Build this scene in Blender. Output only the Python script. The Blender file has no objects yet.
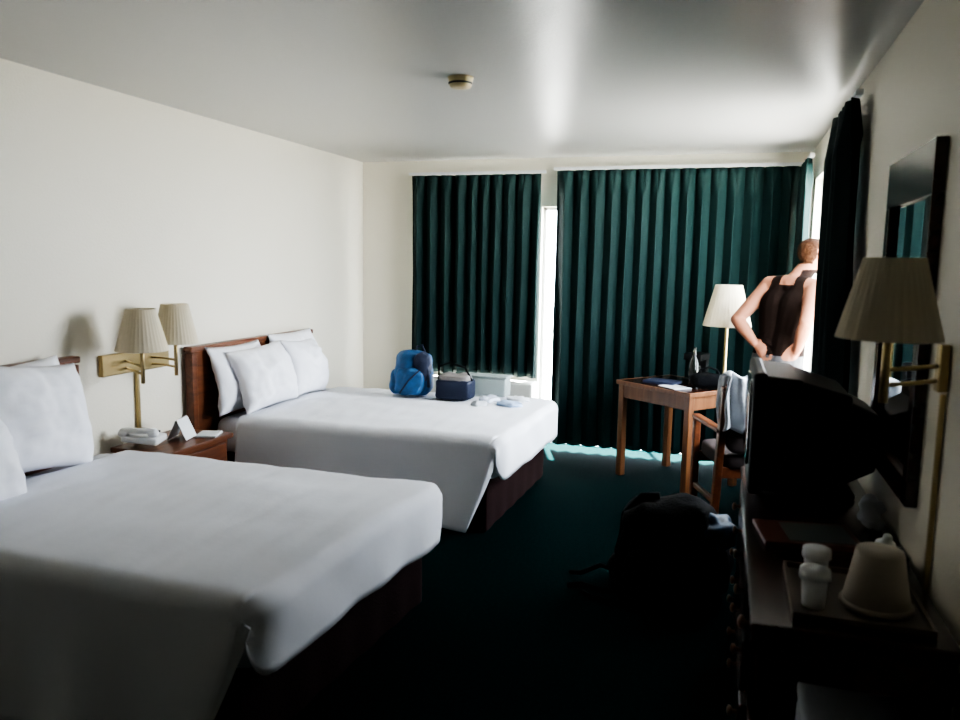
import bpy, bmesh, math, random
from mathutils import Vector, Matrix, Euler, noise
random.seed(4)
scn=bpy.context.scene
COL=scn.collection
scn.view_settings.view_transform='AgX'
try: scn.view_settings.look='AgX - High Contrast'
except Exception: pass
# ------------------------------------------------------------ materials
def mat(name,col,rough=.6,metal=0,bump=0,bscale=50,var=0,vscale=8,spec=.5,trans=0,sheen=0,sub=0,emit=None):
    m=bpy.data.materials.new(name); m.use_nodes=True
    nt=m.node_tree; b=nt.nodes['Principled BSDF']
    b.inputs['Base Color'].default_value=(*col,1)
    b.inputs['Roughness'].default_value=rough
    b.inputs['Metallic'].default_value=metal
    b.inputs['Specular IOR Level'].default_value=spec
    b.inputs['Transmission Weight'].default_value=trans
    b.inputs['Sheen Weight'].default_value=sheen
    tc=nt.nodes.new('ShaderNodeTexCoord')
    if bump:
        n=nt.nodes.new('ShaderNodeTexNoise'); n.inputs['Scale'].default_value=bscale; n.inputs['Detail'].default_value=4
        nt.links.new(tc.outputs['Object'],n.inputs['Vector'])
        bp=nt.nodes.new('ShaderNodeBump'); bp.inputs['Strength'].default_value=bump; bp.inputs['Distance'].default_value=.02
        nt.links.new(n.outputs['Fac'],bp.inputs['Height']); nt.links.new(bp.outputs['Normal'],b.inputs['Normal'])
    if var:
        n=nt.nodes.new('ShaderNodeTexNoise'); n.inputs['Scale'].default_value=vscale; n.inputs['Detail'].default_value=5
        nt.links.new(tc.outputs['Object'],n.inputs['Vector'])
        r=nt.nodes.new('ShaderNodeValToRGB')
        r.color_ramp.elements[0].position=.3; r.color_ramp.elements[1].position=.7
        r.color_ramp.elements[0].color=(*[c*(1-var) for c in col],1)
        r.color_ramp.elements[1].color=(*[min(1,c*(1+var)) for c in col],1)
        nt.links.new(n.outputs['Fac'],r.inputs['Fac']); nt.links.new(r.outputs['Color'],b.inputs['Base Color'])
    return m
def woodmat(name,c1,c2,rough=.35,axis=0,scale=6):
    m=bpy.data.materials.new(name); m.use_nodes=True
    nt=m.node_tree; b=nt.nodes['Principled BSDF']; b.inputs['Roughness'].default_value=rough
    tc=nt.nodes.new('ShaderNodeTexCoord'); mp=nt.nodes.new('ShaderNodeMapping')
    s=[scale*4]*3; s[axis]=scale*.35; mp.inputs['Scale'].default_value=s
    n=nt.nodes.new('ShaderNodeTexNoise'); n.inputs['Scale'].default_value=1; n.inputs['Detail'].default_value=8; n.inputs['Distortion'].default_value=1.2
    r=nt.nodes.new('ShaderNodeValToRGB'); r.color_ramp.elements[0].position=.32; r.color_ramp.elements[1].position=.68
    r.color_ramp.elements[0].color=(*c1,1); r.color_ramp.elements[1].color=(*c2,1)
    nt.links.new(tc.outputs['Object'],mp.inputs['Vector']); nt.links.new(mp.outputs['Vector'],n.inputs['Vector'])
    nt.links.new(n.outputs['Fac'],r.inputs['Fac']); nt.links.new(r.outputs['Color'],b.inputs['Base Color'])
    return m
def shademat(name,col):
    m=bpy.data.materials.new(name); m.use_nodes=True
    nt=m.node_tree; b=nt.nodes['Principled BSDF']; b.inputs['Base Color'].default_value=(*col,1); b.inputs['Roughness'].default_value=.8
    t=nt.nodes.new('ShaderNodeBsdfTranslucent'); t.inputs['Color'].default_value=(*col,1)
    mx=nt.nodes.new('ShaderNodeMixShader'); mx.inputs['Fac'].default_value=.35
    nt.links.new(b.outputs[0],mx.inputs[1]); nt.links.new(t.outputs[0],mx.inputs[2])
    nt.links.new(mx.outputs[0],nt.nodes['Material Output'].inputs['Surface'])
    return m
M={}
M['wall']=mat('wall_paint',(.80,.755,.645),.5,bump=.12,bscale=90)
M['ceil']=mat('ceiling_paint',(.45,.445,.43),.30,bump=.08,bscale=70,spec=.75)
M['carpet']=mat('green_carpet',(.0012,.0115,.0120),.95,bump=.6,bscale=260,var=.35,vscale=60,spec=.02)
M['sheet']=mat('white_linen',(.86,.87,.92),.85,bump=.05,bscale=25,spec=.2)
M['pillow']=mat('pillow_cotton',(.92,.92,.97),.85,bump=.05,bscale=30,spec=.2)
M['skirt']=mat('maroon_skirt',(.020,.009,.010),.9,bump=.3,bscale=120,spec=.1)
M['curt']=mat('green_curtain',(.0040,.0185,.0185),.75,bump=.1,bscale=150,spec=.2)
M['curt2']=mat('green_curtain_backlit',(.002,.009,.010),.8,bump=.1,bscale=150,spec=.15)  # same curtain green, darkened: backlit shade is put into the colour
M['wood']=woodmat('cherry_wood',(.085,.026,.011),(.17,.058,.024),.35,1,5)
M['woodd']=woodmat('dark_cherry_wood',(.018,.007,.005),(.045,.015,.010),.25,1,5)
M['woodl']=woodmat('oak_wood',(.12,.050,.022),(.20,.088,.038),.4,2,6)
M['brass']=mat('brass',(.46,.36,.19),.32,.9)
M['shade']=shademat('lampshade_fabric',(.80,.73,.58))
M['black']=mat('black_plastic',(.003,.003,.0035),.45,spec=.25)
M['screen']=mat('tv_glass',(.008,.009,.011),.08)
M['blk']=mat('black_nylon',(.0022,.0025,.0035),.8,bump=.3,bscale=80,spec=.1)
M['blue']=mat('blue_nylon',(.010,.075,.20),.6,bump=.3,bscale=50,var=.35,vscale=14)
M['navy']=mat('navy_fabric',(.008,.014,.04),.7,bump=.2,bscale=60)
M['beige']=mat('beige_plastic',(.50,.42,.25),.5)
M['white']=mat('white_plastic',(.78,.78,.78),.4)
M['paper']=mat('paper_white',(.80,.81,.83),.7)
M['metal']=mat('brushed_aluminium',(.62,.63,.65),.35,.9)
M['mirror']=mat('mirror_silver',(.72,.75,.75),.02,1)
M['skin']=mat('skin',(.20,.090,.056),.6,var=.06,vscale=6,spec=.2)
M['hair']=mat('brown_hair',(.026,.011,.005),.85,bump=.5,bscale=90,spec=.1)
M['shirt']=mat('brown_tank_top',(.009,.0055,.0045),.95,bump=.1,bscale=60,spec=.05)
M['shorts']=mat('grey_shorts',(.05,.05,.055),.9,bump=.1,bscale=60)
M['shoe']=mat('shoe_leather',(.03,.03,.03),.6)
M['cloth']=mat('grey_white_cloth',(.42,.44,.47),.85,bump=.3,bscale=20)
M['ptac']=mat('ac_enamel',(.50,.50,.46),.5)
M['dark']=mat('dark_slots',(.02,.02,.02),.8)
M['slot']=mat('grey_slots',(.20,.20,.19),.8)
M['concrete']=mat('concrete_ground',(.55,.54,.50),.9,bump=.3,bscale=8,var=.1,vscale=2)
M['eye']=mat('eye_white',(.6,.6,.6),.2)
# ------------------------------------------------------------ helpers
def empty(name,loc=(0,0,0),rz=0):
    o=bpy.data.objects.new(name,None); COL.objects.link(o); o.location=loc; o.rotation_euler=(0,0,rz); o.empty_display_size=.1
    return o
def mkobj(name,bm,m,par=None,smooth=False,loc=None,rot=None):
    me=bpy.data.meshes.new(name); bm.normal_update(); bm.to_mesh(me); bm.free()
    if smooth:
        for p in me.polygons: p.use_smooth=True
    o=bpy.data.objects.new(name,me); COL.objects.link(o)
    if m:
        for mm in (m if isinstance(m,list) else [m]): me.materials.append(mm)
    if par: o.parent=par
    if loc is not None: o.location=loc
    if rot is not None: o.rotation_euler=rot
    return o
def addbox(bm,c,s,bev=0,rot=None,mi=0,seg=2):
    r=bmesh.ops.create_cube(bm,size=1)
    vs=r['verts']
    for v in vs: v.co=Vector((v.co.x*s[0],v.co.y*s[1],v.co.z*s[2]))
    if bev:
        es=list({e for v in vs for e in v.link_edges})
        rr=bmesh.ops.bevel(bm,geom=es,offset=bev,segments=seg,profile=.5,affect='EDGES')
        vs=list({v for f in rr['faces'] for v in f.verts}|{v for v in vs if v.is_valid})
        seen=set(vs); st=list(vs)
        while st:
            v=st.pop()
            for e in v.link_edges:
                w=e.other_vert(v)
                if w not in seen: seen.add(w); st.append(w)
        vs=list(seen)
    Mx=Matrix.Translation(c)
    if rot: Mx=Mx@Euler(rot).to_matrix().to_4x4()
    for v in vs: v.co=Mx@v.co
    for f in {f for v in vs for f in v.link_faces}: f.material_index=mi
    return vs
def box(name,c,s,m,par=None,bev=0,rot=None):
    bm=bmesh.new(); addbox(bm,(0,0,0),s,bev)
    return mkobj(name,bm,m,par,loc=c,rot=rot)
def multibox(name,lst,m,par=None,bev=0):
    bm=bmesh.new()
    for a,b in lst:
        addbox(bm,[(a[i]+b[i])/2 for i in range(3)],[b[i]-a[i] for i in range(3)],bev)
    return mkobj(name,bm,m,par)
def addlathe(bm,prof,c=(0,0,0),n=28,cap=True,ripple=0):
    rings=[]
    for r,z in prof:
        ring=[]
        for k in range(n):
            a=2*math.pi*k/n; rr=r*(1+(ripple if k%2 else 0))
            ring.append(bm.verts.new((c[0]+rr*math.cos(a),c[1]+rr*math.sin(a),c[2]+z)))
        rings.append(ring)
    for i in range(len(rings)-1):
        for k in range(n):
            bm.faces.new((rings[i][k],rings[i][(k+1)%n],rings[i+1][(k+1)%n],rings[i+1][k]))
    if cap:
        bm.faces.new(rings[0][::-1]); bm.faces.new(rings[-1])
def lathe(name,prof,m,par=None,loc=(0,0,0),n=28,cap=True,ripple=0,smooth=True):
    bm=bmesh.new(); addlathe(bm,prof,n=n,cap=cap,ripple=ripple)
    return mkobj(name,bm,m,par,smooth,loc)
def addtube(bm,pts,r,n=10):
    pts=[Vector(p) for p in pts]; rings=[]
    up=Vector((0,0,1))
    for i,p in enumerate(pts):
        d=(pts[min(i+1,len(pts)-1)]-pts[max(i-1,0)]).normalized()
        u=d.cross(up)
        if u.length<.05: u=d.cross(Vector((1,0,0)))
        u.normalize(); w=d.cross(u).normalized()
        rr=r[i] if isinstance(r,(list,tuple)) else r
        rings.append([bm.verts.new(p+u*rr*math.cos(2*math.pi*k/n)+w*rr*math.sin(2*math.pi*k/n)) for k in range(n)])
    for i in range(len(rings)-1):
        for k in range(n):
            bm.faces.new((rings[i][k],rings[i][(k+1)%n],rings[i+1][(k+1)%n],rings[i+1][k]))
    bm.faces.new(rings[0][::-1]); bm.faces.new(rings[-1])
def tube(name,pts,r,m,par=None,n=10):
    bm=bmesh.new(); addtube(bm,pts,r,n)
    return mkobj(name,bm,m,par,True)
def addgrid(bm,nu,nv,fn):
    g=[[bm.verts.new(fn(i/nu,j/nv)) for j in range(nv+1)] for i in range(nu+1)]
    for i in range(nu):
        for j in range(nv):
            bm.faces.new((g[i][j],g[i+1][j],g[i+1][j+1],g[i][j+1]))
def grid(name,nu,nv,fn,m,par=None,solid=0,smooth=True):
    bm=bmesh.new(); addgrid(bm,nu,nv,fn)
    o=mkobj(name,bm,m,par,smooth)
    if solid:
        md=o.modifiers.new('s','SOLIDIFY'); md.thickness=solid; md.offset=0
    return o
def sgn(x): return -1 if x<0 else 1
def addblob(bm,c,s,e=.5,nz=.0,nf=3,seed=0,rot=None,n=28,mi=0):
    r=bmesh.ops.create_uvsphere(bm,u_segments=n,v_segments=n//2+4,radius=1)
    Mx=Matrix.Translation(c)
    if rot: Mx=Mx@Euler(rot).to_matrix().to_4x4()
    for v in r['verts']:
        p=v.co.normalized()
        th=math.atan2(p.y,p.x); ph=math.asin(max(-1,min(1,p.z)))
        ce=abs(math.cos(ph))**e
        q=Vector((ce*sgn(math.cos(th))*abs(math.cos(th))**e,ce*sgn(math.sin(th))*abs(math.sin(th))**e,sgn(math.sin(ph))*abs(math.sin(ph))**e))
        q=Vector((q.x*s[0],q.y*s[1],q.z*s[2]))
        if nz:
            d=noise.noise(q*nf*6+Vector((seed*7.1,seed,3)))*nz
            q+=p*d
        v.co=Mx@q
    for f in {f for v in r['verts'] for f in v.link_faces}: f.material_index=mi
def blob(name,c,s,m,par=None,e=.5,nz=0,nf=3,seed=0,rot=None,n=28):
    bm=bmesh.new(); addblob(bm,(0,0,0),s,e,nz,nf,seed,None,n)
    return mkobj(name,bm,m,par,True,loc=c,rot=rot)
R=math.radians
# ------------------------------------------------------------ room shell
XL,XR,YB,YR,H=-3.26,.58,6.69,-3.2,2.51
T=.14
box('floor',((XL+XR)/2,(YB+YR)/2,-.05),(XR-XL+2*T,YB-YR+2*T,.1),M['carpet'])
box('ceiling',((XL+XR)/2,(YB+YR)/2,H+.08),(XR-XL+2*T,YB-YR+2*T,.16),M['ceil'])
multibox('wall_left',[((XL-T,YR-T,0),(XL,YB+T,H))],M['wall'])
multibox('wall_rear',[((XL,YR-T,0),(XR,YR,H))],M['wall'])
WY0,WY1,WZ0,WZ1=4.35,6.30,.75,2.26
multibox('wall_right',[((XR,YR-T,0),(XR+T,WY0,H)),((XR,WY1,0),(XR+T,YB+T,H)),((XR,WY0,0),(XR+T,WY1,WZ0)),((XR,WY0,WZ1),(XR+T,WY1,H))],M['wall'])
LX0,LX1,LZ0,LZ1=-2.6,-1.66,.78,2.2
DX0,DX1,DZ1=-1.56,.40,2.10
multibox('wall_back',[((XL,YB,0),(LX0,YB+T,H)),((LX0,YB,0),(LX1,YB+T,LZ0)),((LX0,YB,LZ1),(LX1,YB+T,H)),((LX1,YB,0),(DX0,YB+T,H)),
   ((DX0,YB,DZ1),(DX1,YB+T,H)),((DX1,YB,0),(XR,YB+T,H))],M['wall'])
def winframe(name,axis,a0,a1,z0,z1,pos,nmul=1,sill=True):
    e=empty(name); w=.025
    segs=[(a0,a0+w,z0,z1),(a1-w,a1,z0,z1),(a0,a1,z1-w,z1)]
    if sill: segs.append((a0,a1,z0,z0+w))
    for k in range(nmul):
        m_=a0+(a1-a0)*(k+1)/(nmul+1); segs.append((m_-w/2,m_+w/2,z0,z1))
    l=[]
    for s in segs:
        if axis=='y': l.append(((pos-.02,s[0],s[2]),(pos+.02,s[1],s[3])))
        else: l.append(((s[0],pos-.02,s[2]),(s[1],pos+.02,s[3])))
    multibox(name+'_frame',l,M['metal'],e)
    return e
winframe('window_1','y',WY0,WY1,WZ0,WZ1,XR+.08)
winframe('window_2','x',LX0,LX1,LZ0,LZ1,YB+.08)
winframe('door_1','x',DX0,DX1,-.015,DZ1,YB+.11)
box('ground_outside',(0,5,-.16),(60,60,.1),M['concrete'])
multibox('baseboard_left',[((XL,YR,0),(XL+.012,YB,.07))],M['woodd'])
multibox('baseboard_right',[((XR-.012,YR,0),(XR,YB,.07))],M['woodd'])
# ------------------------------------------------------------ curtains
def curtain(name,axis,a0,a1,pos,z0,z1,folds,amp,m,seed=0,flare=0,side=-1):
    par=empty(name)
    L=a1-a0
    def fn(u,v):
        ph=u*folds*2*math.pi+.9*math.sin(u*9+seed)+.9*noise.noise(Vector((u*6,v*1.2,seed)))*(1.2*(1-v)+.3)
        hd=max(0,(v-.93)/.07)
        am=amp*(1-.5*hd)*(.65+.9*abs(noise.noise(Vector((u*folds*.7,v*1.0,seed+5)))))
        s=math.sin(ph)
        off=am*s+ .010*noise.noise(Vector((u*14,v*5,seed)))
        a=a0+L*u+ .35*amp*math.sin(ph*2)*.5
        a-= flare*(1-v)*(1-u)
        z=z0+(z1-z0)*v
        if v>.93: off+= .010*side*math.cos(ph*2)
        return Vector((a,pos+off,z)) if axis=='x' else Vector((pos+off,a,z))
    grid(name+'_cloth',int(folds*16),44,fn,m,par,solid=.006)
    if axis=='x':
        box('rail',((a0+a1)/2,pos+.02,z1+.018),(L+.05,.03,.022),M['white'],par)
    else:
        box('rail',(pos+.02,(a0+a1)/2,z1+.018),(.03,L+.05,.022),M['white'],par)
    return par
curtain('short_curtain','x',-2.73,-1.535,6.57,.62,2.365,10,.042,M['curt'],1)
curtain('long_curtain','x',-1.41,.50,6.55,.060,2.385,15.5,.040,M['curt'],2)
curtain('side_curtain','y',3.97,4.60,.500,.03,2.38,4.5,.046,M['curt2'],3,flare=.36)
curtain('side_curtain.001','y',6.02,6.42,.50,.03,2.38,4,.03,M['curt'],4)
# ------------------------------------------------------------ beds
def bed(name,y0,y1,foot,seed,hb0,hb1,hz,skew):
    p=empty(name)
    yc=(y0+y1)/2; W=y1-y0; zt=.585; head=-3.18
    def sk(o):
        for v in o.data.vertices:
            t=max(0,min(1,(v.co.x+o.location.x+2.6)/1.2)); v.co.x-=skew*t*(y1-(v.co.y+o.location.y))/W
        return o
    bm=bmesh.new()
    addbox(bm,(-3.215,(hb0+hb1)/2,.66),(.045,hb1-hb0,.74),.008)
    addbox(bm,(-3.213,(hb0+hb1)/2,hz-.015),(.065,hb1-hb0+.03,.035),.008)
    addbox(bm,(-3.213,hb0+.02,hz/2-.02),(.06,.05,hz-.04),.006)
    addbox(bm,(-3.213,hb1-.02,hz/2-.02),(.06,.05,hz-.04),.006)
    mkobj('headboard',bm,M['wood'],p)
    x0,x1,ya,yb=head,foot-.05,y0+.04,y1-.04
    per=[(x0,ya),(x1,ya),(x1,yb),(x0,yb)]
    ln=[x1-x0,yb-ya,x1-x0,yb-ya]; tot=sum(ln)
    def fs(u,v):
        d=u*tot; k=0
        while k<3 and d>ln[k]: d-=ln[k]; k+=1
        a=Vector(per[k]); b=Vector(per[(k+1)%4]); t=d/ln[k]; q=a.lerp(b,min(t,1))
        nrm=[Vector((0,-1)),Vector((1,0)),Vector((0,1)),Vector((-1,0))][k]
        w=.004*math.sin(u*tot*26)*(1-v)
        q=q+nrm*w*(1 if .01<t<.99 else 0)
        return Vector((q.x,q.y,.01+.35*v))
    sk(grid('skirt',260,4,fs,M['skirt'],p))
    bm=bmesh.new(); addbox(bm,((x0+x1)/2,yc,.2),(x1-x0-.04,yb-ya-.04,.32)); sk(mkobj('box_spring',bm,M['skirt'],p))
    bm=bmesh.new(); addbox(bm,((head+foot+.035)/2,yc,.45),(foot+.035-head,W-.01,.24),.075,seg=5)
    sk(mkobj('mattress',bm,M['sheet'],p,True))
    nS=18; nT=44; E=.06
    def side(zb,out):
        l=[]
        for k in range(nS):
            t=k/nS; l.append((-out*(1-t)-.012,zb+(zt-E-zb)*t,1-t))
        for k in range(6):
            a=math.pi/2*k/6; l.append((-.012+(E+.012)*(1-math.cos(a)),zt-E+E*math.sin(a),0))
        return l
    top=[(E+(W-2*E)*k/nT,zt,0) for k in range(nT+1)]
    full=[(a,b,c,-1) for a,b,c in side(.045,.07)]+[(a,b,c,0) for a,b,c in top]+[(W-a,b,c,1) for a,b,c in side(.34,.0)[::-1]]
    NU=100; NF=14
    xs=-2.98
    bm=bmesh.new(); G=[]
    for i in range(NU+NF+1):
        row=[]
        for (a,z,h,sd) in full:
            k=0
            fe=foot-(.13*h**1.2 if sd<0 else 0)
            if i<=NU: x=xs+(fe-xs)*i/NU
            else: k=(i-NU)/NF; x=fe
            y=y0+a
            nn=noise.noise(Vector((x*1.7,y*1.7,seed)))*.014+noise.noise(Vector((x*4,y*4,seed)))*.007+.004*noise.noise(Vector((x*12,y*5,seed)))
            if h>0:
                wv=(.016*math.sin(x*13+seed)+.03*noise.noise(Vector((x*4,z*2,seed+4))))*h*(1 if sd<0 else .3)
                y+= sd*wv
                z2=z+.015*math.sin(x*3+seed)*h
                if k>0: x+=.03*k*(1-h); y+=-sd*.03*k*(1-h)
                row.append(bm.verts.new((x,y,z2)))
            else:
                zz=z+nn
                ed=min(a,W-a)
                if k>0:
                    ang=min(1,k*2)*math.pi/2
                    x+=.055*math.sin(ang)
                    side_f=max(0,min(1,(z-(zt-E))/E))
                    if sd==0: side_f=1
                    zz-=.055*(1-math.cos(ang))*side_f+max(0,k-.5)*2*.20*side_f
                    x+=.014*noise.noise(Vector((y*5,k*2,seed)))
                    if ed<.12: x-=.045*(1-max(0,ed)/.12)**2
                zz+=.008*math.sin(min(1,max(0,a/W))*math.pi)
                row.append(bm.verts.new((x,y,zz)))
        G.append(row)
    for i in range(len(G)-1):
        for j in range(len(full)-1):
            bm.faces.new((G[i][j],G[i+1][j],G[i+1][j+1],G[i][j+1]))
    o=sk(mkobj('bedspread',bm,M['sheet'],p,True))
    md=o.modifiers.new('s','SOLIDIFY'); md.thickness=.010; md.offset=1
    return p
b1=bed('bed',1.93,3.34,-1.25,1,1.76,3.20,1.09,.10)
b2=bed('bed.001',4.28,5.72,-1.21,7,4.11,5.60,1.05,.04)
def pillow(name,c,w,h,t,rot,par,seed):
    bm=bmesh.new()
    def f(side):
        def fn(u,v):
            a=2*u-1;b=2*v-1
            th=t*.5*(max(0,1-abs(a)**3))**.6*(max(0,1-abs(b)**3))**.6
            X=w/2*a*(1-.06*(1-b*b)); Y=h/2*b*(1-.07*(1-a*a))
            th*= 1+.35*noise.noise(Vector((a*2,b*2,seed)))
            th+= .012*noise.noise(Vector((a*5,b*5,seed+3)))*(1 if th>.01 else 0)
            bend=.03*(b*b)
            return Vector((X,Y,side*th-bend))
        return fn
    addgrid(bm,34,26,f(1)); addgrid(bm,34,26,f(-1))
    bmesh.ops.remove_doubles(bm,verts=bm.verts,dist=.0015)
    bmesh.ops.recalc_face_normals(bm,faces=bm.faces)
    return mkobj(name,bm,M['pillow'],par,True,loc=c,rot=rot)
def prot(tilt,yaw=0,roll=0):
    base=Matrix(((0,0,1),(1,0,0),(0,1,0)))
    return (Matrix.Rotation(yaw,3,'Z')@Matrix.Rotation(-tilt,3,'Y')@base@Matrix.Rotation(roll,3,'Z')).to_euler()
pillow('pillow_1',(-3.10,4.52,.82),.60,.46,.15,prot(R(12)),b2,1)
pillow('pillow_2',(-3.10,5.24,.85),.62,.46,.15,prot(R(12)),b2,2)
pillow('pillow_3',(-2.98,4.62,.82),.60,.44,.20,prot(R(20),R(-4),R(3)),b2,3)
pillow('pillow_4',(-2.99,5.18,.82),.50,.43,.20,prot(R(18),R(4),R(-3)),b2,4)
pillow('pillow_1',(-3.10,2.12,.84),.62,.46,.15,prot(R(12)),b1,5)
pillow('pillow_2',(-3.11,2.76,.88),.64,.47,.15,prot(R(12),0,R(2)),b1,6)
pillow('pillow_3',(-2.86,2.24,.79),.60,.42,.18,prot(R(26),R(6),R(-6)),b1,7)
pillow('pillow_4',(-3.00,2.77,.87),.62,.52,.18,prot(R(16),R(4),R(-7)),b1,8)
# ------------------------------------------------------------ nightstand + stuff
ns=empty('nightstand')
bm=bmesh.new()
addbox(bm,(-3.04,3.74,.535),(.40,.58,.03),.006)
addbox(bm,(-3.05,3.74,.265),(.36,.53,.51),.004)
addbox(bm,(-2.86,3.74,.42),(.02,.47,.16),.006)
addbox(bm,(-2.86,3.74,.19),(.02,.47,.26),.006)
mkobj('cabinet',bm,M['wood'],ns)
for z in (.42,.22): lathe('knob',[(.003,0),(.014,.008),(.014,.02),(.004,.028)],M['brass'],ns,(-2.85,3.74,z)).rotation_euler=(0,R(90),0)
ph=empty('telephone',(-3.09,3.55,.566),R(20))
bm=bmesh.new(); addbox(bm,(0,0,.032),(.20,.17,.04),.012,rot=(0,R(6),0)); mkobj('base',bm,M['white'],ph,True)
bm=bmesh.new(); addbox(bm,(-.01,-.055,.082),(.20,.045,.03),.012); addblob(bm,(-.09,-.055,.068),(.03,.028,.022),.8); addblob(bm,(.07,-.055,.068),(.03,.028,.022),.8)
mkobj('handset',bm,M['white'],ph,True)
bm=bmesh.new()
for i in range(4):
    for j in range(3): addbox(bm,(.06-.03*i,.02+.025*j-.01,.056),(.016,.014,.01),.002)
mkobj('keypad',bm,M['dark'],ph)
tc=empty('tent_card',(-3.02,3.78,.551),R(15))
bm=bmesh.new(); addbox(bm,(.03,0,.062),(.003,.15,.13),0,rot=(0,R(-25),0)); addbox(bm,(-.03,0,.062),(.003,.15,.13),0,rot=(0,R(25),0)); mkobj('card',bm,M['paper'],tc)
bm=bmesh.new(); addbox(bm,(0,0,.006),(.12,.15,.012),.002); o=mkobj('notepad',bm,M['paper'],None,loc=(-2.93,3.91,.551),rot=(0,0,R(20)))
# ------------------------------------------------------------ wall sconces
def shade(name,par,c,rt,rb,h,pleat=.012):
    o=lathe(name,[(rb,0),(rb*.995,.006),(rt,h)],M['shade'],par,c,n=72,cap=False,ripple=pleat,smooth=False)
    md=o.modifiers.new('s','SOLIDIFY'); md.thickness=.003
    bm=bmesh.new()
    for k in range(3):
        a=k*2*math.pi/3; addtube(bm,[(0,0,h-.01),(rt*math.cos(a),rt*math.sin(a),h-.008)],.002,6)
    addlathe(bm,[(.006,h-.12),(.012,h-.1),(.02,h-.07),(.024,h-.04),(.018,h-.015),(.004,h)],n=14)
    mkobj('bulb_and_spider',bm,M['white'],par,True,loc=c)
sc=empty('double_wall_lamp')
box('wall_plate',(-3.245,3.68,1.01),(.03,.54,.12),M['brass'],sc,.006)
box('cord_cover',(-3.248,3.69,.76),(.022,.022,.42),M['brass'],sc,.004)
for (x,y,hs,rb) in ((-2.98,3.43,1.11,.134),(-3.02,3.75,1.12,.125)):
    y2=3.60 if y<3.6 else 3.80
    tube('arm',[(-3.24,y2,1.02),(-3.15,(y2+y)/2+.03,1.02),(x,y,1.02)],.007,M['brass'],sc)
    tube('arm_lower',[(-3.24,y2,.98),(-3.15,(y2+y)/2+.03,.98),(x,y,.98)],.007,M['brass'],sc)
    tube('stem',[(x,y,.93),(x,y,hs+.08)],.011,M['brass'],sc)
    shade('lampshade',sc,(x,y,hs),.075,rb,.225)
sr=empty('wall_lamp')
box('wall_bracket',(.565,2.36,1.35),(.026,.045,.13),M['brass'],sr,.005)
box('cord_cover',(.570,2.35,.98),(.014,.016,.60),M['brass'],sr,.003)
for z in (1.315,1.355): tube('arm',[(.555,2.36,z),(.50,2.30,z),(.40,2.21,z)],.006,M['brass'],sr)
tube('stem',[(.40,2.21,1.27),(.40,2.21,1.50)],.011,M['brass'],sr)
shade('lampshade',sr,(.40,2.21,1.435),.072,.124,.205)
# ------------------------------------------------------------ smoke detector
sd=empty('smoke_detector')
lathe('body',[(.02,-.05),(.05,-.048),(.056,-.035),(.060,-.012),(.064,0)],M['beige'],sd,(-1.30,3.75,H))
lathe('vent_ring',[(.052,-.04),(.060,-.03),(.060,-.026)],M['dark'],sd,(-1.30,3.75,H),cap=False)
# ------------------------------------------------------------ mirror
mi=empty('wall_mirror')
multibox('mirror_frame',[((.545,2.56,1.83),(.579,3.24,1.99)),((.545,2.56,.90),(.579,2.62,1.83)),((.545,3.18,.90),(.579,3.24,1.83)),((.545,2.56,.90),(.579,3.24,.98))],M['woodd'],mi,.004)
box('mirror_glass',(.568,2.90,1.41),(.008,.60,.88),M['mirror'],mi)
# ------------------------------------------------------------ dresser
dr=empty('dresser')
X0,X1,Y0,Y1=.10,.565,1.95,3.56
bm=bmesh.new()
addbox(bm,((X0+X1)/2,(Y0+Y1)/2,.725),(X1-X0,Y1-Y0,.03),.006)
addbox(bm,((X0+X1)/2+.01,2.95,.38),(X1-X0-.03,1.20,.66),.004)
addbox(bm,((X0+X1)/2+.01,Y0+.20,.655),(X1-X0-.03,.38,.11),.004)
addbox(bm,((X0+X1)/2+.01,Y0+.20,.28),(X1-X0-.03,.38,.02),.003)
addbox(bm,(X1-.02,Y0+.20,.35),(.02,.38,.66),.003)
addbox(bm,(X0+.04,Y0+.035,.36),(.04,.04,.70),.004)
addbox(bm,(X1-.04,Y0+.035,.36),(.04,.04,.70),.004)
for y in (2.66,3.24):
    for z in (.60,.40,.19):
        addbox(bm,(X0+.012,y,z),(.02,.54,.17),.006)
mkobj('carcass',bm,M['woodd'],dr)
for y in (2.50,2.82,3.08,3.40):
    for z in (.60,.40,.19):
        lathe('knob',[(.006,0),(.006,.012),(.016,.018),(.016,.026),(.006,.030)],M['woodl'],dr,(X0+.002,y,z)).rotation_euler=(0,R(-90),0)
lathe('knob',[(.006,0),(.006,.012),(.018,.018),(.018,.028),(.006,.034)],M['woodl'],dr,(X0+.01,2.14,.655)).rotation_euler=(0,R(-90),0)
for k in range(3):
    bm=bmesh.new(); addblob(bm,(0,0,0),(.13,.15,.028),.35,.006,3,k); mkobj('shelf_towel',bm,M['cloth'],dr,True,loc=(.38,2.17,.32+.052*k))
# ------------------------------------------------------------ TV
tv=empty('television')
bm=bmesh.new()
def frus(bm,x0,ya,yb,za,zb,x1,yc,yd,zc,zd,mi=0):
    v=[bm.verts.new(q) for q in ((x0,ya,za),(x0,yb,za),(x0,yb,zb),(x0,ya,zb),(x1,yc,zc),(x1,yd,zc),(x1,yd,zd),(x1,yc,zd))]
    for q in ((0,1,2,3),(7,6,5,4),(0,4,5,1),(1,5,6,2),(2,6,7,3),(3,7,4,0)):
        f=bm.faces.new([v[k] for k in q]); f.material_index=mi
frus(bm,.15,2.95,3.47,.80,1.225,.28,2.95,3.47,.80,1.215)
frus(bm,.27,2.96,3.46,.805,1.21,.45,3.0,3.42,.82,1.16)
frus(bm,.44,3.02,3.40,.83,1.14,.55,3.06,3.34,.88,1.09)
bmesh.ops.recalc_face_normals(bm,faces=bm.faces)
o=mkobj('cabinet',bm,M['black'],tv); md=o.modifiers.new('b','BEVEL'); md.width=.012; md.segments=2
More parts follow.
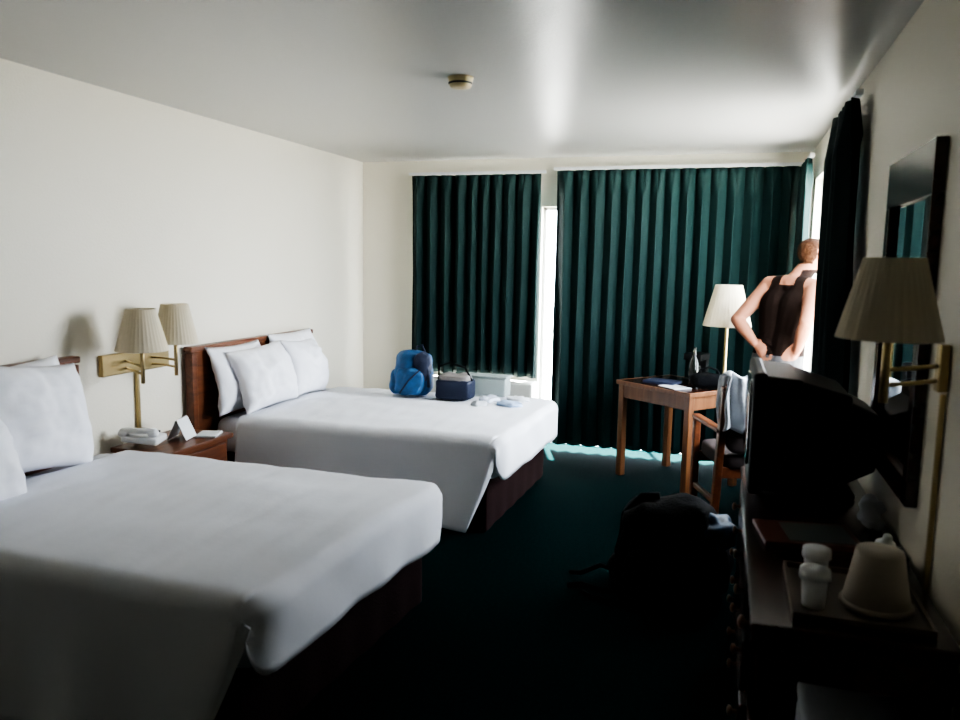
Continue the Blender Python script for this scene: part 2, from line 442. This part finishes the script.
box('bezel',(.135,3.21,1.01),(.05,.54,.45),M['black'],tv,.015)
blob('screen',(.113,3.21,1.03),(.016,.21,.165),M['screen'],tv,e=.35)
lathe('swivel_base',[(.17,0),(.18,.01),(.15,.05),(.12,.065)],M['black'],tv,(.33,3.20,.741))
# ------------------------------------------------------------ dresser-top objects
tr=empty('serving_tray')
multibox('tray',[((.20,2.0,.741),(.52,2.36,.747)),((.20,2.0,.741),(.208,2.36,.762)),((.512,2.0,.741),(.52,2.36,.762)),((.20,2.0,.741),(.52,2.008,.762)),((.20,2.352,.741),(.52,2.36,.762))],mat('brown_tray',(.09,.065,.045),.5),tr)
def cup(name,c,s=1):
    e=empty(name)
    lathe('glass',[(.024*s,0),(.027*s,.003),(.033*s,.085*s),(.030*s,.085*s),(.025*s,.01)],M['paper'],e,c,cap=True)
    lathe('paper_cap',[(.037*s,.075*s),(.036*s,.10*s),(.02*s,.104*s),(.001,.105*s)],M['paper'],e,c,n=24,ripple=.04)
    return e
cup('drinking_glass',(.255,2.09,.748)); cup('drinking_glass.001',(.275,2.25,.748))
ib=empty('ice_bucket')
lathe('bucket',[(.080,0),(.082,.008),(.058,.145),(.055,.153),(.02,.155)],mat('bucket_beige',(.40,.35,.28),.5),ib,(.41,2.14,.748),n=32)
lathe('rim',[(.082,0),(.088,.004),(.088,.014),(.081,.018)],mat('bucket_rim',(.30,.26,.21),.5),ib,(.41,2.14,.748),n=32)
bd=empty('menu_binder')
bm=bmesh.new(); addbox(bm,(0,0,.008),(.30,.23,.016),.004); mkobj('cover',bm,mat('maroon_vinyl',(.12,.035,.026),.35),bd)
bm=bmesh.new(); addbox(bm,(.03,0,.0175),(.20,.18,.002)); mkobj('leaflet',bm,mat('leaflet_teal',(.14,.17,.16),.4),bd)
bd.location=(.29,2.66,.741); bd.rotation_euler=(0,0,R(8))
ti=empty('tissue_box')
bm=bmesh.new(); addbox(bm,(0,0,.03),(.10,.10,.06),.004); mkobj('box',bm,M['navy'],ti)
bm=bmesh.new(); addblob(bm,(0,0,.075),(.022,.02,.035),.9,.02,6,2); mkobj('tissue',bm,M['paper'],ti,True)
ti.location=(.485,2.44,.741)
blob('plastic_bag',(.50,2.82,.80),(.035,.03,.055),M['cloth'],None,.8,.03,6,5)
# ------------------------------------------------------------ desk
dk=empty('desk',(-.30,5.95,0),R(-38.8))
bm=bmesh.new()
addbox(bm,(0,0,.725),(.72,.58,.028),.006); mkobj('top',bm,M['woodd'],dk)
bm=bmesh.new()
for sx in (-1,1):
    for sy in (-1,1):
        addbox(bm,(sx*.325,sy*.255,.355),(.05,.05,.71),.005)
addbox(bm,(0,-.262,.66),(.62,.02,.10),.003);addbox(bm,(0,.262,.66),(.62,.02,.10),.003)
addbox(bm,(-.332,0,.66),(.02,.48,.10),.003);addbox(bm,(.332,0,.66),(.02,.48,.10),.003)
addbox(bm,(0,-.29,.725),(.73,.012,.032),.003);addbox(bm,(0,.29,.725),(.73,.012,.032),.003)
addbox(bm,(-.36,0,.725),(.012,.58,.032),.003);addbox(bm,(.36,0,.725),(.012,.58,.032),.003)
mkobj('legs_and_apron',bm,M['woodl'],dk)
dl=empty('table_lamp')
lathe('base',[(.07,0),(.072,.012),(.03,.025),(.014,.05),(.012,.42),(.006,.46)],M['brass'],dl,(.015,6.0,.742))
shade('lampshade',dl,(.015,6.0,1.18),.095,.172,.30)
bt=empty('wine_bottle')
lathe('glass',[(.036,0),(.038,.01),(.038,.15),(.03,.18),(.013,.21),(.012,.27),(.014,.275)],mat('dark_bottle',(.01,.012,.01),.1),bt,(-.20,5.95,.742))
cf=empty('coffee_maker')
bm=bmesh.new(); addbox(bm,(0,0,.01),(.14,.18,.02),.004); addbox(bm,(0,.06,.10),(.13,.06,.2),.006); addbox(bm,(0,0,.19),(.14,.18,.05),.008); addlathe(bm,[(.045,.02),(.052,.06),(.04,.12)],c=(0,-.02,0)); mkobj('body',bm,M['black'],cf,loc=(-.19,6.12,.742),rot=(0,0,R(-20)))
bm=bmesh.new(); addbox(bm,(0,0,.012),(.24,.18,.022),.003); mkobj('open_book',bm,M['navy'],None,loc=(-.42,5.90,.742),rot=(0,0,R(-20)))
bm=bmesh.new(); addbox(bm,(0,0,.004),(.20,.15,.006)); mkobj('paper_sheet',bm,M['cloth'],None,loc=(-.32,5.72,.742),rot=(0,0,R(-50)))
hb=empty('handbag')
bm=bmesh.new(); addblob(bm,(0,0,.055),(.12,.07,.052),.6,.012,3,4); mkobj('body',bm,M['blk'],hb,True)
bm=bmesh.new(); addtube(bm,[(-.08,0,.09),(-.06,0,.13),(0,.01,.15),(.06,0,.13),(.08,0,.09)],.007,8); mkobj('handle',bm,M['blk'],hb,True)
hb.location=(-.09,5.78,.745); hb.rotation_euler=(0,0,R(10))
# ------------------------------------------------------------ armchair
ch=empty('armchair',(.17,5.12,0),R(20))
bm=bmesh.new()
for sx in (-1,1):
    addbox(bm,(sx*.25,.22,.31),(.045,.045,.62),.008)
    addbox(bm,(sx*.25,-.22,.46),(.045,.05,.90),.008,rot=(R(6),0,0))
    addbox(bm,(sx*.25,.0,.635),(.06,.50,.03),.012)
    addbox(bm,(sx*.25,0,.18),(.025,.42,.035),.004)
addbox(bm,(0,.22,.37),(.48,.03,.07),.006); addbox(bm,(0,-.20,.37),(.48,.03,.07),.006)
addbox(bm,(0,-.265,.89),(.50,.035,.07),.012)
mkobj('wood_frame',bm,M['wood'],ch)
bm=bmesh.new(); addblob(bm,(0,0,.44),(.235,.235,.055),.35); addblob(bm,(0,-.245,.68),(.225,.04,.19),.4,rot=(R(6),0,0)); mkobj('upholstery',bm,mat('chair_fabric',(.03,.02,.02),.9),ch,True)
def drape(u,v):
    w=.28; x=-.27+w*u
    L=(v-.5)*.75
    if abs(L)<.05: y=-.265+L*1.0; z=.945+.03
    else:
        y=-.265+sgn(L)*(.055+.025*math.sin(u*16+v*4)); z=.975-(abs(L)-.05)
    y+=.02*noise.noise(Vector((u*5,v*6,2))); x+=.05*noise.noise(Vector((u*2,v*3,9)))
    return Vector((x,y,z+.02*math.sin(u*9)))
grid('draped_jacket',24,40,drape,M['cloth'],ch,.014)
# ------------------------------------------------------------ PTAC
ac=empty('air_conditioner')
bm=bmesh.new(); addbox(bm,(-2.08,6.56,.33),(1.05,.22,.50),.015); mkobj('cabinet',bm,M['ptac'],ac)
multibox('grille',[((-2.5,6.46+.02*k,.579),(-1.75,6.468+.02*k,.584)) for k in range(5)],M['slot'],ac)
# ------------------------------------------------------------ items on bed 2
bp=empty('blue_backpack')
bm=bmesh.new(); addblob(bm,(0,0,.17),(.145,.10,.17),.6,.02,2,1); addblob(bm,(-.01,-.10,.12),(.11,.05,.10),.6,.015,3,2); addblob(bm,(-.13,0,.1),(.05,.08,.09),.7,.01,3,7); mkobj('body',bm,M['blue'],bp,True)
bm=bmesh.new(); addtube(bm,[(.0,.02,.32),(.02,.02,.37),(.06,.02,.38),(.08,.02,.33)],.007,8); addtube(bm,[(.09,-.09,.29),(.13,-.10,.2),(.13,-.09,.08)],.012,8); addtube(bm,[(-.08,-.14,.03),(-.01,-.155,.13),(.07,-.14,.21)],.006,8)
addblob(bm,(.07,-.06,.22),(.065,.06,.11),.6,.02,3,3); mkobj('straps',bm,M['navy'],bp,True)
bp.location=(-2.22,5.42,.605); bp.rotation_euler=(0,0,R(10))
co=empty('cooler_bag')
bm=bmesh.new(); addblob(bm,(0,0,.075),(.135,.10,.075),.3,.008,3,1); mkobj('body',bm,M['navy'],co,True)
bm=bmesh.new(); addblob(bm,(0,0,.155),(.12,.09,.035),.5,.015,3,2); mkobj('lid',bm,mat('cooler_lid',(.22,.20,.19),.7),co,True)
bm=bmesh.new(); addtube(bm,[(-.13,0,.14),(-.12,-.02,.24),(-.04,-.03,.27),(.08,-.03,.24),(.13,-.01,.14)],.008,8); mkobj('handle',bm,M['blk'],co,True)
co.location=(-1.88,5.40,.605); co.rotation_euler=(0,0,R(4))
for nm,x,y,s,c in (('crumpled_shirt',-1.62,5.42,.085,(.60,.65,.75)),('crumpled_map',-1.42,5.50,.08,(.7,.72,.76)),('folded_paper',-1.43,5.28,.09,(.40,.52,.72)),('crumpled_sock',-1.64,5.20,.06,(.5,.52,.55))):
    blob(nm,(x,y,.616),(s,s*.7,.018),mat(nm+'_fabric',c,.8),None,.6,.02,4,int(s*100)+2,rot=(0,0,x*7))
cl=empty('clear_plastic_case')
pm=mat('translucent_plastic',(.60,.68,.66),.25,trans=.35)
bm=bmesh.new(); addbox(bm,(0,0,.075),(.34,.12,.14),.012); mkobj('tub',bm,pm,cl)
bm=bmesh.new(); addbox(bm,(0,0,.152),(.36,.14,.014),.004); mkobj('lid',bm,pm,cl)
cl.location=(-1.70,5.62,.608); cl.rotation_euler=(0,0,R(-4))
# ------------------------------------------------------------ floor backpack
fb=empty('hiking_backpack')
bm=bmesh.new()
addblob(bm,(0,0,.24),(.24,.17,.24),.6,.04,1.6,3); addblob(bm,(-.04,-.14,.15),(.16,.09,.13),.6,.03,2,5); addblob(bm,(.16,.03,.15),(.14,.15,.14),.7,.03,2,6)
addblob(bm,(-.17,.02,.10),(.12,.14,.10),.7,.03,2,8)
mkobj('body',bm,M['blk'],fb,True)
bm=bmesh.new()
addtube(bm,[(-.20,-.05,.02),(-.245,-.04,.2),(-.22,-.02,.38),(-.14,0,.48),(-.06,0,.49)],[.02,.022,.022,.02,.018],10)
addtube(bm,[(-.2,-.1,.03),(-.3,-.12,.015),(-.42,-.07,.014),(-.48,-.11,.013)],.013,8)
addtube(bm,[(-.22,-.02,.08),(-.34,.02,.09),(-.44,.03,.03),(-.5,.06,.014)],.012,8)
addtube(bm,[(-.12,-.2,.015),(-.22,-.24,.013),(-.36,-.20,.013),(-.4,-.16,.013)],.011,8)
mkobj('straps',bm,M['blk'],fb,True)
bm=bmesh.new(); addblob(bm,(.17,.0,.34),(.13,.13,.08),.7,.04,3,4); mkobj('blue_pouch',bm,mat('dark_blue_cloth',(.02,.055,.11),.6,var=.8,vscale=20),fb,True)
fb.location=(-.20,3.82,0)
# ------------------------------------------------------------ person
def addcap(bm,p1,r1,p2,r2,fl=1.0,flaxis=None,n=16):
    p1=Vector(p1);p2=Vector(p2); d=p2-p1; L=d.length
    prof=[]
    for k in range(6): a=math.pi/2*(1-k/6); prof.append((r1*math.cos(a)+1e-5,-r1*math.sin(a)))
    for k in range(5): t=k/4; prof.append((r1+(r2-r1)*t,L*t))
    for k in range(1,7): a=math.pi/2*k/6; prof.append((r2*math.cos(a)+1e-5,L+r2*math.sin(a)))
    q=Vector((0,0,1)).rotation_difference(d.normalized())
    rings=[]
    fa=Vector(flaxis).normalized() if flaxis else None
    for r,z in prof:
        ring=[]
        for k in range(n):
            a=2*math.pi*k/n
            o=q@Vector((r*math.cos(a),r*math.sin(a),0))
            if fa is not None: o-=fa*o.dot(fa)*(1-fl)
            ring.append(bm.verts.new(p1+q@Vector((0,0,z))+o))
        rings.append(ring)
    for i in range(len(rings)-1):
        for k in range(n): bm.faces.new((rings[i][k],rings[i][(k+1)%n],rings[i+1][(k+1)%n],rings[i+1][k]))
    bm.faces.new(rings[0][::-1]); bm.faces.new(rings[-1])
fa=R(40); FW=Vector((math.sin(fa),math.cos(fa),0)); LF=Vector((-math.cos(fa),math.sin(fa),0))
pe=empty('man')
hip=Vector((.350,5.62,.98)); nb=Vector((.420,5.64,1.53))
bm=bmesh.new()
chest=hip.lerp(nb,.68); waist=hip.lerp(nb,.30)
for s in (-.07,.07):
    addcap(bm,hip+LF*s*1.0,.115,waist+LF*s*.8,.108,.95,FW)
    addcap(bm,waist+LF*s*.8,.108,chest+LF*s*1.1,.128,.9,FW)
    addcap(bm,chest+LF*s*1.1,.128,nb+LF*s*1.1-Vector((0,0,.07)),.09,.85,FW)
hd=Vector((.545,5.70,1.70))
addcap(bm,nb-Vector((0,0,.04)),.068,hd-Vector((0,0,.06))-Vector((.02,0,0)),.062)
shL=nb+LF*.18-Vector((0,0,.04)); shR=nb-LF*.17-Vector((0,0,.05))
addcap(bm,nb-Vector((0,0,.02)),.06,shL,.064); addcap(bm,nb-Vector((0,0,.02)),.06,shR,.062)
elL=Vector((.08,5.69,1.25)); wrL=Vector((.200,5.60,1.10))
def arms(sh,el,wr):
    addcap(bm,sh,.062,el,.043); mid=el.lerp(wr,.35); addcap(bm,el,.044,mid,.046); addcap(bm,mid,.046,wr,.028)
arms(shL,elL,wrL)
elR=Vector((.49,5.33,1.26)); wrR=Vector((.46,5.46,1.08)); arms(shR,elR,wrR)
hL=Vector((.28,5.56,1.03)); hR=Vector((.40,5.51,1.02))
def hand(w,d,side):
    d=d.normalized(); up=Vector((0,0,1)); sdv=d.cross(up).normalized(); nrm=sdv.cross(d).normalized()
    palm=w+d*.05
    addcap(bm,w,.026,palm+d*.02,.040,.5,sdv)
    for k,l in enumerate((.068,.078,.072,.056)):
        b=w+d*.085+nrm*(.030-.020*k)
        m1=b+d*l*.5+sdv*side*.006; m2=b+d*l*.85+sdv*side*.02+Vector((0,0,-.012))
        addcap(bm,b,.0095,m1,.009,n=10); addcap(bm,m1,.009,m2,.008,n=10)
    tb=w+d*.025+nrm*.03
    addcap(bm,tb,.013,tb+d*.03+nrm*.03,.011,n=10); addcap(bm,tb+d*.03+nrm*.03,.011,tb+d*.06+nrm*.035,.009,n=10)
hand(wrL,hL-wrL,1); hand(wrR,hR-wrR,-1)
for s in (1,-1):
    h=hip+LF*.09*s-Vector((0,0,.04)); kn=hip+LF*.11*s+FW*.03; kn.z=.50; an=hip+LF*.12*s-FW*.02; an.z=.09
    addcap(bm,h,.098,kn,.06); addcap(bm,kn,.058,kn.lerp(an,.3)-FW*.015,.060); addcap(bm,kn.lerp(an,.3)-FW*.015,.060,an,.038)
ha=R(62); HF=Vector((math.sin(ha),math.cos(ha),-.12)).normalized(); HL=Vector((-math.cos(ha),math.sin(ha),0))
def headpt(f,l,z): return hd+HF*f+HL*l+Vector((0,0,z))
addcap(bm,headpt(-.025,0,.02),.090,headpt(.015,0,.025),.085)
addcap(bm,headpt(.02,0,-.01),.070,headpt(.045,0,-.078),.044)
addcap(bm,headpt(.090,0,.0),.009,headpt(.112,0,-.028),.014,n=10)
for s in (1,-1):
    addcap(bm,headpt(-.005,.085*s,.015),.017,headpt(-.008,.085*s,-.02),.013,.6,HL,n=10)
    addcap(bm,headpt(.078,.03*s,.030),.012,headpt(.074,.05*s,.028),.010,n=10)
addcap(bm,headpt(.088,-.018,-.062),.008,headpt(.088,.018,-.062),.008,n=10)
o=mkobj('body_src',bm,None)
md=o.modifiers.new('r','REMESH'); md.mode='VOXEL'; md.voxel_size=.0065
md=o.modifiers.new('s','SMOOTH'); md.factor=.6; md.iterations=4
dg=bpy.context.evaluated_depsgraph_get(); dg.update()
me=bpy.data.meshes.new_from_object(o.evaluated_get(dg))
bpy.data.objects.remove(o)
me.name='man_body'; me.materials.clear()
for k in ('skin','shirt','shorts','hair'): me.materials.append(M[k])
axis=(nb-hip)
for p in me.polygons:
    p.use_smooth=True
    c=p.center; t=(c.z-hip.z)/(nb.z-hip.z)
    ctr=hip+axis*max(0,min(1,t)); lat=(c-ctr).dot(LF); al=abs(lat)
    i=0
    if .56<c.z<1.03: i=2
    elif 1.03<=c.z<=1.40 and al<.20: i=1
    elif 1.40<c.z<=1.50 and al<.155-.3*(c.z-1.40): i=1
    elif 1.50<c.z<=1.60 and .055<al<.125: i=1
    for a,b,r in ((shL.lerp(elL,.35),elL,.062),(elL,wrL,.052),(shR.lerp(elR,.35),elR,.062),(elR,wrR,.052)):
        ab=b-a; tt=max(0,min(1,(c-a).dot(ab)/ab.length_squared))
        if (c-(a+ab*tt)).length<r and (c-ctr).length>.15: i=0
    for w,e_ in ((wrL,hL),(wrR,hR)):
        ab=e_-w; tt=max(0,min(1.1,(c-w).dot(ab)/ab.length_squared))
        if (c-(w+ab*tt)).length<.045 and (c-ctr).length>.11: i=0
    hv=c-hd
    if c.z>1.60 and hv.length<.17:
        f_=hv.dot(HF); l_=abs(hv.dot(HL))
        if f_<.045 and hv.z>.045: i=3
        elif f_<.0 and hv.z>.0 : i=3
        elif f_<-.03 and hv.z>-.06: i=3
        if l_>.087 and hv.z<.045: i=0
    p.material_index=i
ob=bpy.data.objects.new('body',me); COL.objects.link(ob); ob.parent=pe
for s in (1,-1):
    blob('eye',headpt(.078,.030*s,.010),(.012,.012,.010),M['eye'],pe,1,n=12)
    an=hip+LF*.12*s-FW*.02
    bm=bmesh.new(); addblob(bm,(0,.06,.05),(.048,.135,.05),.7); addblob(bm,(0,-.01,.09),(.045,.055,.05),.8)
    mkobj('shoe',bm,M['shoe'],pe,True,loc=(an.x,an.y,0),rot=(0,0,-fa))
# ------------------------------------------------------------ lights
w=bpy.data.worlds.new('sky'); scn.world=w; w.use_nodes=True
bg=w.node_tree.nodes['Background']; bg.inputs['Color'].default_value=(.85,.925,1,1); bg.inputs['Strength'].default_value=34
def area(name,loc,rot,sx,sy,p,col,portal=False):
    l=bpy.data.lights.new(name,'AREA'); l.shape='RECTANGLE'; l.size=sx; l.size_y=sy; l.energy=p; l.color=col
    if portal: l.cycles.is_portal=True
    o=bpy.data.objects.new(name,l); COL.objects.link(o); o.location=loc; o.rotation_euler=rot; return o
area('window_portal',(XR+.16,(WY0+WY1)/2,(WZ0+WZ1)/2),(0,R(90),0),WZ1-WZ0,WY1-WY0,1,(1,1,1),True)
area('door_portal',((DX0+DX1)/2,YB+.16,DZ1/2),(R(-90),0,0),DX1-DX0,DZ1,1,(1,1,1),True)
sun=bpy.data.lights.new('sun','SUN'); sun.energy=260; sun.angle=.02; sun.color=(1,.96,.90)
so=bpy.data.objects.new('sun',sun); COL.objects.link(so); so.rotation_euler=Vector((.1,-.3,-1)).to_track_quat('-Z','Y').to_euler()
# ------------------------------------------------------------ camera
cam=bpy.data.cameras.new('camera'); cam.sensor_width=36; cam.lens=36*780/960; cam.clip_start=.02
cam.dof.use_dof=True; cam.dof.focus_distance=20; cam.dof.aperture_fstop=4.0
co_=bpy.data.objects.new('camera',cam); COL.objects.link(co_)
th=R(17.40); ph_=R(7.11); rl=R(1.0)
F=Vector((-math.sin(th)*math.cos(ph_),math.cos(th)*math.cos(ph_),-math.sin(ph_)))
Rr=Vector((math.cos(th),math.sin(th),0)); U=Rr.cross(F)
R2=Rr*math.cos(rl)+U*math.sin(rl); U2=U*math.cos(rl)-Rr*math.sin(rl)
co_.matrix_world=Matrix(((R2.x,U2.x,-F.x,0),(R2.y,U2.y,-F.y,0),(R2.z,U2.z,-F.z,1.61),(0,0,0,1)))
scn.camera=co_
